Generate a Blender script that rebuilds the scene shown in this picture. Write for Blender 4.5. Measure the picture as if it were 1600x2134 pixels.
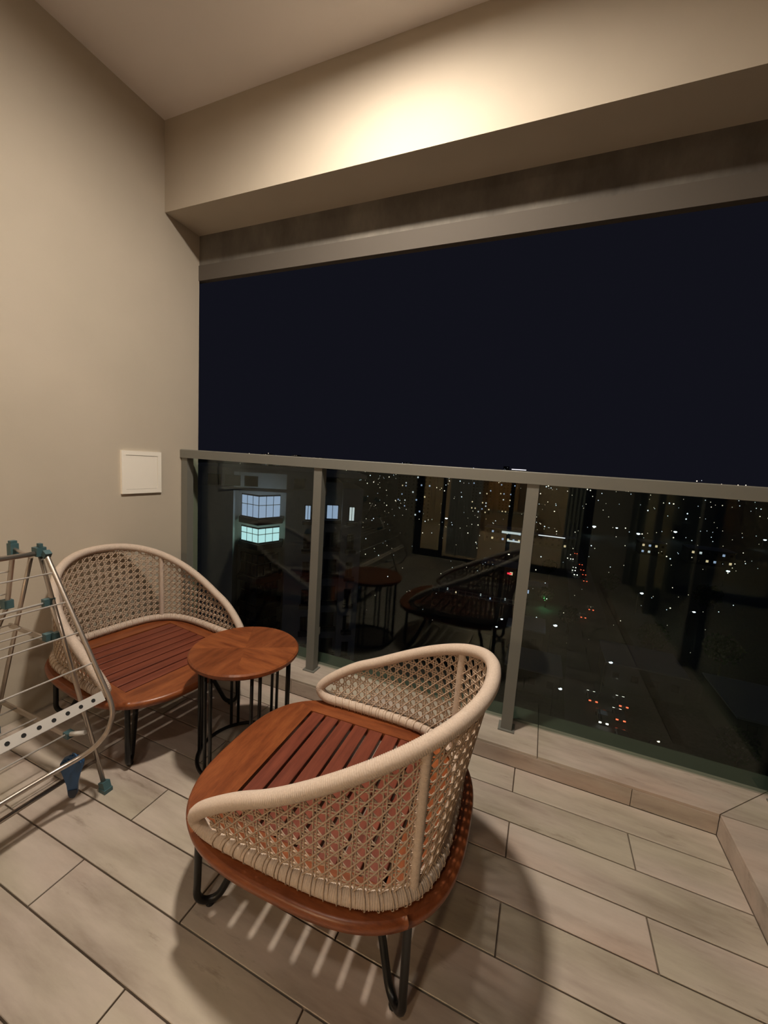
import bpy, bmesh, math, random
from mathutils import Vector, Matrix
for o in list(bpy.data.objects): bpy.data.objects.remove(o)
S = bpy.context.scene
COL = S.collection
PI = math.pi
random.seed(7)

# ------------------------------------------------------------------ camera
def cam_setup():
    yaw, pitch, roll, fpx = -0.383704, -0.1234316, 0.0659437, 816.76
    f = Vector((math.sin(yaw)*math.cos(pitch), math.cos(yaw)*math.cos(pitch), math.sin(pitch)))
    r = Vector((math.cos(yaw), -math.sin(yaw), 0)); u = r.cross(f)
    r2 = r*math.cos(roll)+u*math.sin(roll); u2 = -r*math.sin(roll)+u*math.cos(roll)
    cd = bpy.data.cameras.new('camera'); co = bpy.data.objects.new('camera', cd); COL.objects.link(co)
    cd.sensor_fit = 'HORIZONTAL'; cd.sensor_width = 36; cd.lens = 36*fpx/1600
    cd.clip_start = .02; cd.clip_end = 20000
    m = Matrix((r2, u2, -f)).transposed().to_4x4(); m.translation = Vector((2.158, 0, 1.3))
    co.matrix_world = m; S.camera = co
cam_setup()

# ------------------------------------------------------------------ world, exposure
W = bpy.data.worlds.new('night_sky'); S.world = W; W.use_nodes = True
bg = W.node_tree.nodes['Background']; bg.inputs[0].default_value = (.58, .60, 1.0, 1); bg.inputs[1].default_value = .0098
S.view_settings.view_transform = 'Standard'; S.view_settings.look = 'None'
S.view_settings.gamma = 1; S.view_settings.use_curve_mapping = False
S.view_settings.exposure = 0.0
LAMP_A = 860.0      # emission strength of the two ceiling downlights
LAMP_B = 185.0
LAMP_COL = (1.0, .885, .75)

# ------------------------------------------------------------------ materials
def mat(name, col, rough=.5, metal=0., spec=.5):
    m = bpy.data.materials.new(name); m.use_nodes = True
    b = m.node_tree.nodes['Principled BSDF']
    b.inputs['Base Color'].default_value = (*col, 1); b.inputs['Roughness'].default_value = rough
    b.inputs['Metallic'].default_value = metal; b.inputs['Specular IOR Level'].default_value = spec
    return m
def nodes(m): return m.node_tree.nodes, m.node_tree.links, m.node_tree.nodes['Principled BSDF']
def noise(m, scale, coord='Object', stretch=(1,1,1), detail=4, rough=.55, rnd=0.0, rot=(0,0,0)):
    N, L, b = nodes(m)
    tc = N.new('ShaderNodeTexCoord'); mp = N.new('ShaderNodeMapping'); mp.inputs['Scale'].default_value = stretch
    mp.inputs['Rotation'].default_value = rot
    L.new(tc.outputs[coord], mp.inputs['Vector'])
    if rnd:
        oi = N.new('ShaderNodeObjectInfo'); mu = N.new('ShaderNodeMath'); mu.operation = 'MULTIPLY'; mu.inputs[1].default_value = rnd
        L.new(oi.outputs['Random'], mu.inputs[0]); cx = N.new('ShaderNodeCombineXYZ')
        L.new(mu.outputs[0], cx.inputs[0]); L.new(mu.outputs[0], cx.inputs[1]); L.new(mu.outputs[0], cx.inputs[2])
        L.new(cx.outputs[0], mp.inputs['Location'])
    n = N.new('ShaderNodeTexNoise'); n.inputs['Scale'].default_value = scale; n.inputs['Detail'].default_value = detail; n.inputs['Roughness'].default_value = rough
    L.new(mp.outputs[0], n.inputs['Vector']); return n
def ramp(m, src, stops):
    N, L, b = nodes(m); r = N.new('ShaderNodeValToRGB'); e = r.color_ramp.elements
    while len(e) > 1: e.remove(e[-1])
    e[0].position = stops[0][0]; e[0].color = (*stops[0][1], 1)
    for p, c in stops[1:]: x = e.new(p); x.color = (*c, 1)
    L.new(src, r.inputs[0]); return r
def bump(m, src, strength, dist=.01):
    N, L, b = nodes(m); k = N.new('ShaderNodeBump'); k.inputs['Strength'].default_value = strength; k.inputs['Distance'].default_value = dist
    L.new(src, k.inputs['Height']); L.new(k.outputs[0], b.inputs['Normal']); return k
def mix(m, a, bb, fac, mode='MIX'):
    N, L, b = nodes(m); x = N.new('ShaderNodeMix'); x.data_type = 'RGBA'; x.blend_type = mode
    if isinstance(fac, float): x.inputs[0].default_value = fac
    else: L.new(fac, x.inputs[0])
    L.new(a, x.inputs[6]); L.new(bb, x.inputs[7]); return x.outputs[2]

def plaster(name, c1, c2):
    m = mat(name, c1, .75, spec=.25); N, L, b = nodes(m)
    n = noise(m, 1.7, detail=5); r = ramp(m, n.outputs[0], [(.35, c1), (.65, c2)]); L.new(r.outputs[0], b.inputs['Base Color'])
    n2 = noise(m, 160, detail=3); bump(m, n2.outputs[0], .12, .002); return m
M = {}
M['wall'] = plaster('wall_paint', (.50, .44, .355), (.54, .475, .385))
M['ceil'] = plaster('ceiling_paint', (.84, .785, .755), (.87, .81, .78))
M['concrete'] = plaster('stained_concrete', (.30, .26, .21), (.42, .37, .30))
def streaked():
    m = mat('streaked_render', (.4, .36, .3), .85, spec=.2); N, L, b = nodes(m)
    n = noise(m, 3.2, stretch=(1, 1, .45), detail=7, rough=.65); r = ramp(m, n.outputs[0], [(.30, (.085, .075, .066)), (.55, (.17, .155, .135)), (.75, (.27, .245, .21))])
    L.new(r.outputs[0], b.inputs['Base Color']); return m
M['streak'] = streaked()
def tile(name):
    m = mat(name, (.5, .42, .34), .38, spec=.4); N, L, b = nodes(m)
    n = noise(m, 2.2, stretch=(1.1, 5.5, 5.5), detail=8, rough=.62, rnd=37.0)
    r = ramp(m, n.outputs[0], [(.26, (.28, .225, .185)), (.42, (.39, .325, .275)), (.55, (.455, .385, .33)), (.72, (.52, .445, .385))])
    n2 = noise(m, 1.3, stretch=(1, 2.2, 2.2), detail=3, rnd=91.0)
    r2 = ramp(m, n2.outputs[0], [(.36, (.90, .94, .86)), (.52, (1, 1, 1)), (.68, (1.0, .91, .88))])
    c = mix(m, r.outputs[0], r2.outputs[0], .85, 'MULTIPLY')
    n3 = noise(m, 7.0, stretch=(.55, 3, 3), detail=6, rough=.7, rnd=53.0)
    r3 = ramp(m, n3.outputs[0], [(.29, (.50, .46, .42)), (.39, (1, 1, 1))])
    c = mix(m, c, r3.outputs[0], .55, 'MULTIPLY')
    L.new(c, b.inputs['Base Color']); bump(m, n.outputs[0], .10, .003); return m
M['tile'] = tile('wood_look_tile')
M['grout'] = mat('grout', (.20, .155, .12), .9)
def wood(name, dark, mid, light, stretch, rough=.34):
    m = mat(name, mid, rough, spec=.45); N, L, b = nodes(m)
    n = noise(m, 6.5, stretch=stretch, detail=7, rough=.62, rnd=29.0)
    r = ramp(m, n.outputs[0], [(.28, dark), (.5, mid), (.72, light)])
    n2 = noise(m, 60, stretch=stretch, detail=3, rnd=11.0); r2 = ramp(m, n2.outputs[0], [(.3, (.74, .70, .68)), (.55, (1, 1, 1))])
    c = mix(m, r.outputs[0], r2.outputs[0], .6, 'MULTIPLY'); L.new(c, b.inputs['Base Color']); bump(m, n2.outputs[0], .10, .001)
    return m
fd, fm, fl_ = (.11, .026, .009), (.215, .060, .019), (.30, .094, .030)
M['wood_x'] = wood('frame_wood_x', fd, fm, fl_, (.8, 5, 5))
M['wood_y'] = wood('frame_wood_y', fd, fm, fl_, (5, .8, 5))
M['slat'] = wood('slat_wood', (.10, .022, .012), (.165, .040, .021), (.215, .056, .029), (7, .5, 5), .42)
M['table_x'] = wood('table_wood_x', fd, (.225, .068, .023), fl_, (.8, 5, 5), .28)
M['table_y'] = wood('table_wood_y', (.10, .028, .010), (.18, .052, .018), (.25, .08, .028), (5, .8, 5), .28)
def rope(name, c1, c2):
    m = mat(name, c1, .7, spec=.3); N, L, b = nodes(m)
    n = noise(m, 240, detail=2); r = ramp(m, n.outputs[0], [(.3, c1), (.7, c2)]); L.new(r.outputs[0], b.inputs['Base Color']); return m
M['rope'] = rope('wrapped_cord', (.50, .40, .325), (.58, .475, .395))
M['cane'] = rope('woven_cord', (.43, .32, .235), (.53, .41, .31))
M['black'] = mat('black_powder_coat', (.006, .006, .006), .38, spec=.45)
M['rubber'] = mat('black_rubber', (.008, .008, .008), .8)
M['chrome'] = mat('stainless_tube', (.52, .455, .40), .28, .85)
M['rod'] = mat('polished_rod', (.88, .84, .78), .34, .55)
M['teal'] = mat('teal_plastic', (.055, .115, .128), .42)
M['white_pl'] = mat('white_plastic', (.72, .70, .66), .4)
M['blue'] = mat('blue_plastic', (.025, .085, .20), .35)
M['rail'] = mat('grey_painted_metal', (.165, .163, .142), .45, spec=.4)
M['panel'] = plaster('white_panel', (.88, .83, .74), (.90, .85, .76))
M['dark_alu'] = mat('dark_aluminium', (.035, .033, .03), .4, .6)

def glass(name, tint):
    m = bpy.data.materials.new(name); m.use_nodes = True; N = m.node_tree.nodes; L = m.node_tree.links
    N.remove(N['Principled BSDF']); out = N['Material Output']
    tr = N.new('ShaderNodeBsdfTransparent'); tr.inputs[0].default_value = (*tint, 1)
    gl = N.new('ShaderNodeBsdfGlossy'); gl.inputs['Roughness'].default_value = .012; gl.inputs[0].default_value = (.93, 1.0, .94, 1)
    fr = N.new('ShaderNodeFresnel'); ge = N.new('ShaderNodeNewGeometry'); mr = N.new('ShaderNodeMapRange')
    mr.inputs[3].default_value = 1.42; mr.inputs[4].default_value = 1/1.42; L.new(ge.outputs['Backfacing'], mr.inputs[0]); L.new(mr.outputs[0], fr.inputs[0])
    mx = N.new('ShaderNodeMixShader'); L.new(fr.outputs[0], mx.inputs[0]); L.new(tr.outputs[0], mx.inputs[1]); L.new(gl.outputs[0], mx.inputs[2])
    L.new(mx.outputs[0], out.inputs[0]); return m
M['glass'] = glass('railing_glass', (.84, .90, .87))
M['door_glass'] = glass('door_glass', (.96, .98, .97))
def emit(name, col, s, sample=False):
    m = bpy.data.materials.new(name); m.use_nodes = True; N = m.node_tree.nodes; L = m.node_tree.links
    N.remove(N['Principled BSDF']); e = N.new('ShaderNodeEmission'); e.inputs[0].default_value = (*col, 1); e.inputs[1].default_value = s
    L.new(e.outputs[0], N['Material Output'].inputs[0])
    if not sample:
        try: m.cycles.emission_sampling = 'NONE'
        except Exception: pass
    return m

# ------------------------------------------------------------------ mesh helpers
class MB:
    def __init__(s): s.v = []; s.f = []; s.smooth = []
    def quadbox(s, c, sz, rot=None):
        b = len(s.v); hx, hy, hz = sz[0]/2, sz[1]/2, sz[2]/2
        for z in (-hz, hz):
            for x, y in ((-hx, -hy), (hx, -hy), (hx, hy), (-hx, hy)):
                p = Vector((x, y, z))
                if rot is not None: p = rot @ p
                s.v.append((p.x+c[0], p.y+c[1], p.z+c[2]))
        for q in ((0, 3, 2, 1), (4, 5, 6, 7), (0, 1, 5, 4), (1, 2, 6, 5), (2, 3, 7, 6), (3, 0, 4, 7)):
            s.f.append(tuple(b+i for i in q)); s.smooth.append(False)
        return s
    def box(s, x0, x1, y0, y1, z0, z1, bev=0):
        if not bev: return s.quadbox(((x0+x1)/2, (y0+y1)/2, (z0+z1)/2), (x1-x0, y1-y0, z1-z0))
        b = len(s.v)      # chamfered top edges
        for z, i in ((z0, 0), (z1-bev, 0), (z1, bev)):
            for x, y in ((x0+i, y0+i), (x1-i, y0+i), (x1-i, y1-i), (x0+i, y1-i)): s.v.append((x, y, z))
        s.f.append((b, b+3, b+2, b+1)); s.f.append((b+8, b+9, b+10, b+11)); s.smooth += [False]*2
        for k in (0, 4):
            for j in range(4):
                s.f.append((b+k+j, b+k+(j+1) % 4, b+k+4+(j+1) % 4, b+k+4+j)); s.smooth.append(False)
        return s
    def tube(s, pts, r, n=8, closed=False, cap=True, rfun=None, flat=None):
        pts = [Vector(p) for p in pts]; m = len(pts); b = len(s.v)
        T = []
        for i in range(m):
            if closed: d = pts[(i+1) % m]-pts[i-1]
            else: d = pts[min(i+1, m-1)]-pts[max(i-1, 0)]
            if d.length < 1e-9: d = Vector((0, 0, 1))
            T.append(d.normalized())
        ref = Vector((0, 0, 1)) if abs(T[0].z) < .9 else Vector((1, 0, 0))
        nrm = (ref - T[0]*ref.dot(T[0])).normalized()
        for i in range(m):
            nrm = (nrm - T[i]*nrm.dot(T[i]))
            if nrm.length < 1e-6: nrm = T[i].orthogonal()
            nrm.normalize(); bi = T[i].cross(nrm)
            rr = r if rfun is None else rfun(i)
            a2 = rr if flat is None else rr*flat
            for k in range(n):
                a = 2*PI*k/n
                p = pts[i]+nrm*(math.cos(a)*rr)+bi*(math.sin(a)*a2); s.v.append(tuple(p))
        R = m if closed else m-1
        for i in range(R):
            i2 = (i+1) % m
            for k in range(n):
                k2 = (k+1) % n
                s.f.append((b+i*n+k, b+i*n+k2, b+i2*n+k2, b+i2*n+k)); s.smooth.append(True)
        if cap and not closed:
            s.f.append(tuple(b+k for k in reversed(range(n)))); s.smooth.append(False)
            s.f.append(tuple(b+(m-1)*n+k for k in range(n))); s.smooth.append(False)
        return s
    def lathe(s, prof, c=(0, 0, 0), n=32, a0=0, a1=2*PI, cap=False):
        full = abs(a1-a0-2*PI) < 1e-6; b = len(s.v); m = len(prof); cnt = n if full else n+1
        for i in range(cnt):
            a = a0+(a1-a0)*i/n
            for r, z in prof: s.v.append((c[0]+r*math.cos(a), c[1]+r*math.sin(a), c[2]+z))
        for i in range(n):
            i2 = (i+1) % cnt
            for k in range(m-1):
                s.f.append((b+i*m+k, b+i2*m+k, b+i2*m+k+1, b+i*m+k+1)); s.smooth.append(False)
        if cap and not full:
            s.f.append(tuple(b+k for k in range(m))); s.f.append(tuple(b+n*m+k for k in reversed(range(m)))); s.smooth += [False]*2
        return s
    def prism(s, poly, z0, z1):
        b = len(s.v); n = len(poly)
        for z in (z0, z1):
            for x, y in poly: s.v.append((x, y, z))
        s.f.append(tuple(b+i for i in reversed(range(n)))); s.f.append(tuple(b+n+i for i in range(n))); s.smooth += [False]*2
        for i in range(n): s.f.append((b+i, b+(i+1) % n, b+n+(i+1) % n, b+n+i)); s.smooth.append(False)
        return s
    def mesh(s, name, m):
        me = bpy.data.meshes.new(name); me.from_pydata(s.v, [], s.f); me.polygons.foreach_set('use_smooth', s.smooth)
        if m is not None: me.materials.append(m)
        me.update(); return me
    def obj(s, name, m, parent=None):
        o = bpy.data.objects.new(name, s.mesh(name, m)); COL.objects.link(o); o.parent = parent; return o
def tag(o, label=None, cat=None, group=None, kind=None):
    if label: o['label'] = label
    if cat: o['category'] = cat
    if group: o['group'] = group
    if kind: o['kind'] = kind
    return o
def empty(name, loc=(0, 0, 0), rz=0):
    o = bpy.data.objects.new(name, None); COL.objects.link(o); o.location = loc; o.rotation_euler = (0, 0, rz); o.empty_display_size = .1
    return o
def copy_tree(o, parent=None):
    c = o.copy(); COL.objects.link(c); c.parent = parent
    for ch in [x for x in bpy.data.objects if x.parent == o]: copy_tree(ch, c)
    return c
def instance(name, me, parent, loc=(0, 0, 0), rz=0, scale=(1, 1, 1)):
    o = bpy.data.objects.new(name, me); COL.objects.link(o); o.parent = parent; o.location = loc; o.rotation_euler = (0, 0, rz); o.scale = scale
    return o
def struct(mb, name, m, parent=None):
    o = mb.obj(name, m, parent)
    if parent is None: o['kind'] = 'structure'
    return o
def resample(pts, step, closed=False):
    pts = [Vector(p) for p in pts]
    if closed: pts = pts+[pts[0]]
    L = [0]
    for i in range(1, len(pts)): L.append(L[-1]+(pts[i]-pts[i-1]).length)
    n = max(2, int(round(L[-1]/step))); out = []; j = 0
    for k in range(n if closed else n+1):
        t = L[-1]*k/n
        while j < len(pts)-2 and L[j+1] < t: j += 1
        d = L[j+1]-L[j]; out.append(pts[j].lerp(pts[j+1], 0 if d < 1e-12 else (t-L[j])/d))
    return out
def smooth_pts(pts, it, closed=False):
    pts = [Vector(p) for p in pts]
    for _ in range(it):
        q = list(pts); n = len(pts)
        for i in range(n):
            if closed: q[i] = pts[i]*.5+(pts[i-1]+pts[(i+1) % n])*.25
            elif 0 < i < n-1: q[i] = pts[i]*.5+(pts[i-1]+pts[i+1])*.25
        pts = q
    return pts

# ------------------------------------------------------------------ the balcony shell
CEIL = 3.10; YC = 1.722; XR = 2.892; YB = -1.55; YW = 1.97; CURB = .085; YG = 1.925
PITCH, PL = .1493, .818
def build_shell():
    struct(MB().box(-.25, 0, YB, YW, -.3, CEIL), 'wall_left', M['wall'])
    struct(MB().box(-.25, XR+.4, YB-.2, YW+.2, CEIL, CEIL+.2), 'ceiling', M['ceil'])
    # floor bed with individually laid planks
    fl = struct(MB().box(0, XR+.31, YB, YG+.06, -.3, -.012), 'floor', M['grout'])
    g = .0022
    full = {}
    def plank(x0, x1, y0, y1):
        key = (round(x1-x0, 3), round(y1-y0, 3))
        if key not in full:
            full[key] = MB().box(-(x1-x0)/2+g, (x1-x0)/2-g, -(y1-y0)/2+g, (y1-y0)/2-g, -.012, 0, .0012).mesh('plank', M['tile'])
        instance('plank', full[key], fl, ((x0+x1)/2, (y0+y1)/2, 0))
    edges = [1.722] + [1.578-PITCH*k for k in range(0, 22)]
    for k in range(len(edges)-1):
        y1, y0 = edges[k], max(edges[k+1], YB)
        if y1 <= YB+.01: break
        off = 1.352 if k % 2 == 0 else .9425
        xs = [0]+sorted(x for x in [off+PL*i for i in range(-3, 4)] if .02 < x < XR-.02)+[XR]
        for a, b in zip(xs, xs[1:]): plank(a, b, y0, y1)
    # raised tiled curb in front of the railing, and its return on the right
    cb = struct(MB().box(0, XR+.31, YC+.012, YG+.04, -.011, CURB-.012), 'trim_curb', M['grout'])
    def slab(x0, x1, y0, y1, z0, z1):
        c = ((x0+x1)/2, (y0+y1)/2, (z0+z1)/2)
        me = MB().box(x0-c[0]+g*.6, x1-c[0]-g*.6, y0-c[1], y1-c[1], z0-c[2], z1-c[2], .0012).mesh('curb_tile', M['tile'])
        instance('curb_tile', me, cb, c)
    xs = [0, .615, 1.433, 2.253]
    for a, b in zip(xs, xs[1:]): slab(a, b, YC+.0005, YG+.03, CURB-.012, CURB)
    dw = YG+.03-YC      # the two curb tops meet in a mitre at the corner
    instance('curb_tile', MB().prism([(2.253+g, YC+.0005), (XR-g, YC+.0005), (XR+dw-g, YG+.03), (2.253+g, YG+.03)], CURB-.012, CURB).mesh('curb_tile', M['tile']), cb)
    xs = [0, .157, .975, 1.793, 2.61, XR]
    for a, b in zip(xs, xs[1:]): slab(a, b, YC, YC+.0115, .0005, CURB-.0125)
    cr = struct(MB().box(XR+.012, XR+.31, YB, YC, -.011, CURB-.012), 'trim_side_curb', M['grout'])
    ys = [YC]+[YC-.62-PL*i for i in range(3)]+[YB]
    for b, a in zip(ys, ys[1:]):
        me = MB().box(XR+.0005, XR+.30, a+g, b-g, CURB-.012, CURB, .0012).mesh('curb_tile', M['tile']); instance('curb_tile', me, cr)
        me = MB().box(XR, XR+.0115, a+g, b-g, .0005, CURB-.0125).mesh('curb_tile', M['tile']); instance('curb_tile', me, cr)
    me = MB().prism([(XR+g, YC+.0005), (XR+.30, YC+.0005), (XR+.30, YG+.03), (XR+dw+g, YG+.03)], CURB-.012, CURB).mesh('curb_tile', M['tile']); instance('curb_tile', me, cr)
    # deep beam over the railing and the outer fascia hanging below it
    struct(MB().box(-.25, XR+.4, 1.727, YW, 2.63, CEIL), 'trim_beam', M['wall'])
    f = struct(MB().box(-.6, XR+.6, YW, YW+.03, 2.455, CEIL), 'trim_fascia', M['streak'])
    MB().box(-.6, XR+.6, YW-.006, YW+.03, 2.365, 2.455).obj('drip_band', mat('shaded_concrete', (.105, .09, .075), .85), f)  # concrete colour darkened to carry the shade under the beam
    struct(MB().box(XR, XR+.4, YB, 1.727, 2.63, CEIL), 'trim_side_beam', M['wall'])
    # outer face of the floor slab
    struct(MB().box(-.6, XR+.6, YG+.041, 2.10, -.3, .062), 'trim_ledge', mat('green_grey_flashing', (.075, .088, .066), .7))
build_shell()

def build_railing():
    root = empty('glass_balustrade', (1.5, 1.86, CURB))
    tag(root, 'grey metal balustrade with clear glass panes along the balcony edge', 'railing')
    off = Vector((-1.5, -1.86, -CURB))
    def part(mb, n, m):
        o = mb.obj(n, m, root); o.location = off; return o
    r = MB(); z0, z1 = 1.252, 1.305
    r.box(.0, XR+.28, 1.828, 1.888, z0, z1, .004); part(r, 'top_rail', M['rail'])
    for x0, w in ((.004, .05), (.992, .05), (2.086, .05), (XR+.215, .05)):
        p = MB().box(x0, x0+w, 1.836, 1.884, CURB+.006, z0); part(p, 'post', M['rail'])
        b = MB().box(x0-.012, x0+w+.012, 1.824, 1.896, CURB, CURB+.006); part(b, 'base_plate', M['rail'])
        if x0 > .1:
            for zc in (.30, 1.12): part(MB().box(x0+.014, x0+.036, 1.884, YG-.006, zc-.02, zc+.02), 'glass_clamp', M['rail'])
    for a, b in ((.012, 1.012), (1.022, 2.106), (2.116, XR+.235)):
        part(MB().box(a, b, YG-.006, YG+.006, CURB+.008, 1.262), 'glass_pane', M['glass'])
    r2 = empty('glass_balustrade', (XR+.13, .2, CURB))
    tag(r2, 'short return of the glass balustrade at the right picture edge', 'railing')
    o2 = Vector((-XR-.13, -.2, -CURB))
    def part2(mb, n, m):
        o = mb.obj(n, m, r2); o.location = o2
    part2(MB().box(XR+.215, XR+.275, YB, 1.827, z0, z1, .004), 'top_rail', M['rail'])
    for y in (-1.4, -.35, .72): part2(MB().box(XR+.22, XR+.268, y, y+.05, CURB+.001, z0), 'post', M['rail'])
    for a, b in ((-1.35, -.36), (-.33, .71), (.74, 1.80)): part2(MB().box(XR+.272, XR+.284, a, b, CURB+.008, 1.245), 'glass_pane', M['glass'])
build_railing()

def build_back():
    # house side behind the camera: opening with sliding doors, curtains and a lit room (seen as reflections in the railing glass)
    w = MB(); w.box(-.25, .45, YB-.2, YB, -.3, CEIL); w.box(2.75, XR+.4, YB-.2, YB, -.3, CEIL); w.box(.45, 2.75, YB-.2, YB, 2.35, CEIL); w.box(.45, 2.75, YB-.2, YB, -.3, 0)
    struct(w, 'wall_back', M['wall'])
    d = struct(MB().box(.45, 2.75, YB-.12, YB-.06, 2.30, 2.35).box(.45, .50, YB-.12, YB-.06, 0, 2.3).box(2.70, 2.75, YB-.12, YB-.06, 0, 2.3).box(.5, 2.7, YB-.12, YB-.06, .001, .03), 'door_1', M['dark_alu'])
    for a, b in ((.5, .88), (1.75, 2.7)):
        MB().box(a, a+.05, YB-.11, YB-.07, .03, 2.3).box(b-.05, b, YB-.11, YB-.07, .03, 2.3).box(a+.05, b-.05, YB-.11, YB-.07, 2.24, 2.3).box(a+.05, b-.05, YB-.11, YB-.07, .03, .1).obj('door_leaf', M['dark_alu'], d)
        MB().box(a+.05, b-.05, YB-.094, YB-.086, .1, 2.24).obj('pane', M['door_glass'], d)
    cw = mat('curtain_cloth', (.62, .58, .52), .9)
    def curtain(x0, x1, lab):
        n = 90; mb = MB()
        for i in range(n+1):
            x = x0+(x1-x0)*i/n; y = YB-.24+.03*math.sin(i*.75)+.008*math.sin(i*2.1)
            for dy in (0, -.004): mb.v += [(x, y+dy, .03), (x, y+dy, 2.42)]
        for i in range(n):
            a = i*4; mb.f += [(a, a+4, a+5, a+1), (a+2, a+3, a+7, a+6)]; mb.smooth += [True, True]
        tag(mb.obj('curtain', cw), lab, 'curtain')
    curtain(.90, 1.36, 'pale pleated curtain mirrored faintly in the middle glass pane'); curtain(2.45, 2.95, 'pale pleated curtain mirrored faintly in the right glass pane')
    MB
    rm = MB(); y1 = -5.2
    rm.box(-.6, 3.6, y1-.1, y1, 0, 2.8); rm.box(-.7, -.6, y1, YB-.2, 0, 2.8); rm.box(3.6, 3.7, y1, YB-.2, 0, 2.8)
    struct(rm, 'wall_room', plaster('room_paint', (.62, .52, .42), (.66, .56, .45)))
    struct(MB().box(-.7, 3.7, y1-.1, YB-.2, -.1, 0), 'floor_room', M['tile']); struct(MB().box(-.7, 3.7, y1-.1, YB-.2, 2.8, 2.9), 'ceiling_room', M['ceil'])
    cab = empty('wall_cabinet', (1.55, -5.18, 0)); tag(cab, 'warm wooden cabinet in the lit room, mirrored in the railing glass', 'cabinet')
    MB().box(-.5, .12, 0, .4, .47, 2.2).obj('body', wood('oak_front', (.40, .23, .10), (.55, .34, .16), (.64, .42, .22), (5, 5, .8)), cab); MB().box(-.5, .55, 0, .55, .0, .42).obj('base_unit', mat('cream_front', (.7, .62, .5), .4), cab)
    MB().box(-.52, .57, 0, .58, .42, .46).obj('worktop', mat('grey_stone', (.35, .36, .35), .25), cab)
    lp = empty('room_ceiling_lamp', (1.35, -4.45, 2.8)); tag(lp, 'round ceiling lamp lighting the room behind the balcony door', 'lamp')
    MB().lathe([(0, -.03), (.15, -.03), (.16, -.001), (0, -.001)], n=24).obj('diffuser', emit('room_lamp', (1, .76, .48), 420, True), lp)
build_back()

# ------------------------------------------------------------------ ceiling downlights (just above the frame)
def downlight(loc, strength, lab):
    r = empty('ceiling_downlight', loc); tag(r, lab, 'lamp', 'ceiling downlights')
    MB().lathe([(.088, -.001), (.112, -.001), (.110, -.016), (.100, -.024), (.088, -.024), (.088, -.001)], n=32).obj('rim', M['white_pl'], r)
    MB().lathe([(0, -.021), (.035, -.019), (.062, -.014), (.086, -.006), (.086, -.002), (0, -.002)], n=32).obj('diffuser', emit('downlight_glow', LAMP_COL, strength, True), r)
downlight((1.46, 1.0, CEIL), LAMP_A, 'round ceiling downlight above the front armchair, close to the beam')
downlight((1.65, -.70, CEIL), LAMP_B, 'round ceiling downlight behind the viewer near the door')

# ------------------------------------------------------------------ access panel on the left wall
def access_panel():
    r = empty('access_panel', (0, 1.569, 1.157)); tag(r, 'square white access panel with thin frame on the beige wall', 'panel')
    a, b, t = .120, .120, .024
    MB().box(0, .012, -a, a, b-t, b).box(0, .012, -a, a, -b, -b+t).box(0, .012, -a, -a+t, -b+t, b-t).box(0, .012, a-t, a, -b+t, b-t).obj('frame', M['panel'], r)
    MB().box(0, .0095, -a+t+.0015, a-t-.0015, -b+t+.0015, b-t-.0015).obj('door', M['panel'], r)
    MB().box(0, .002, -a+t, a-t, -b+t, b-t).obj('recess', M['grout'], r)
access_panel()

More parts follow.
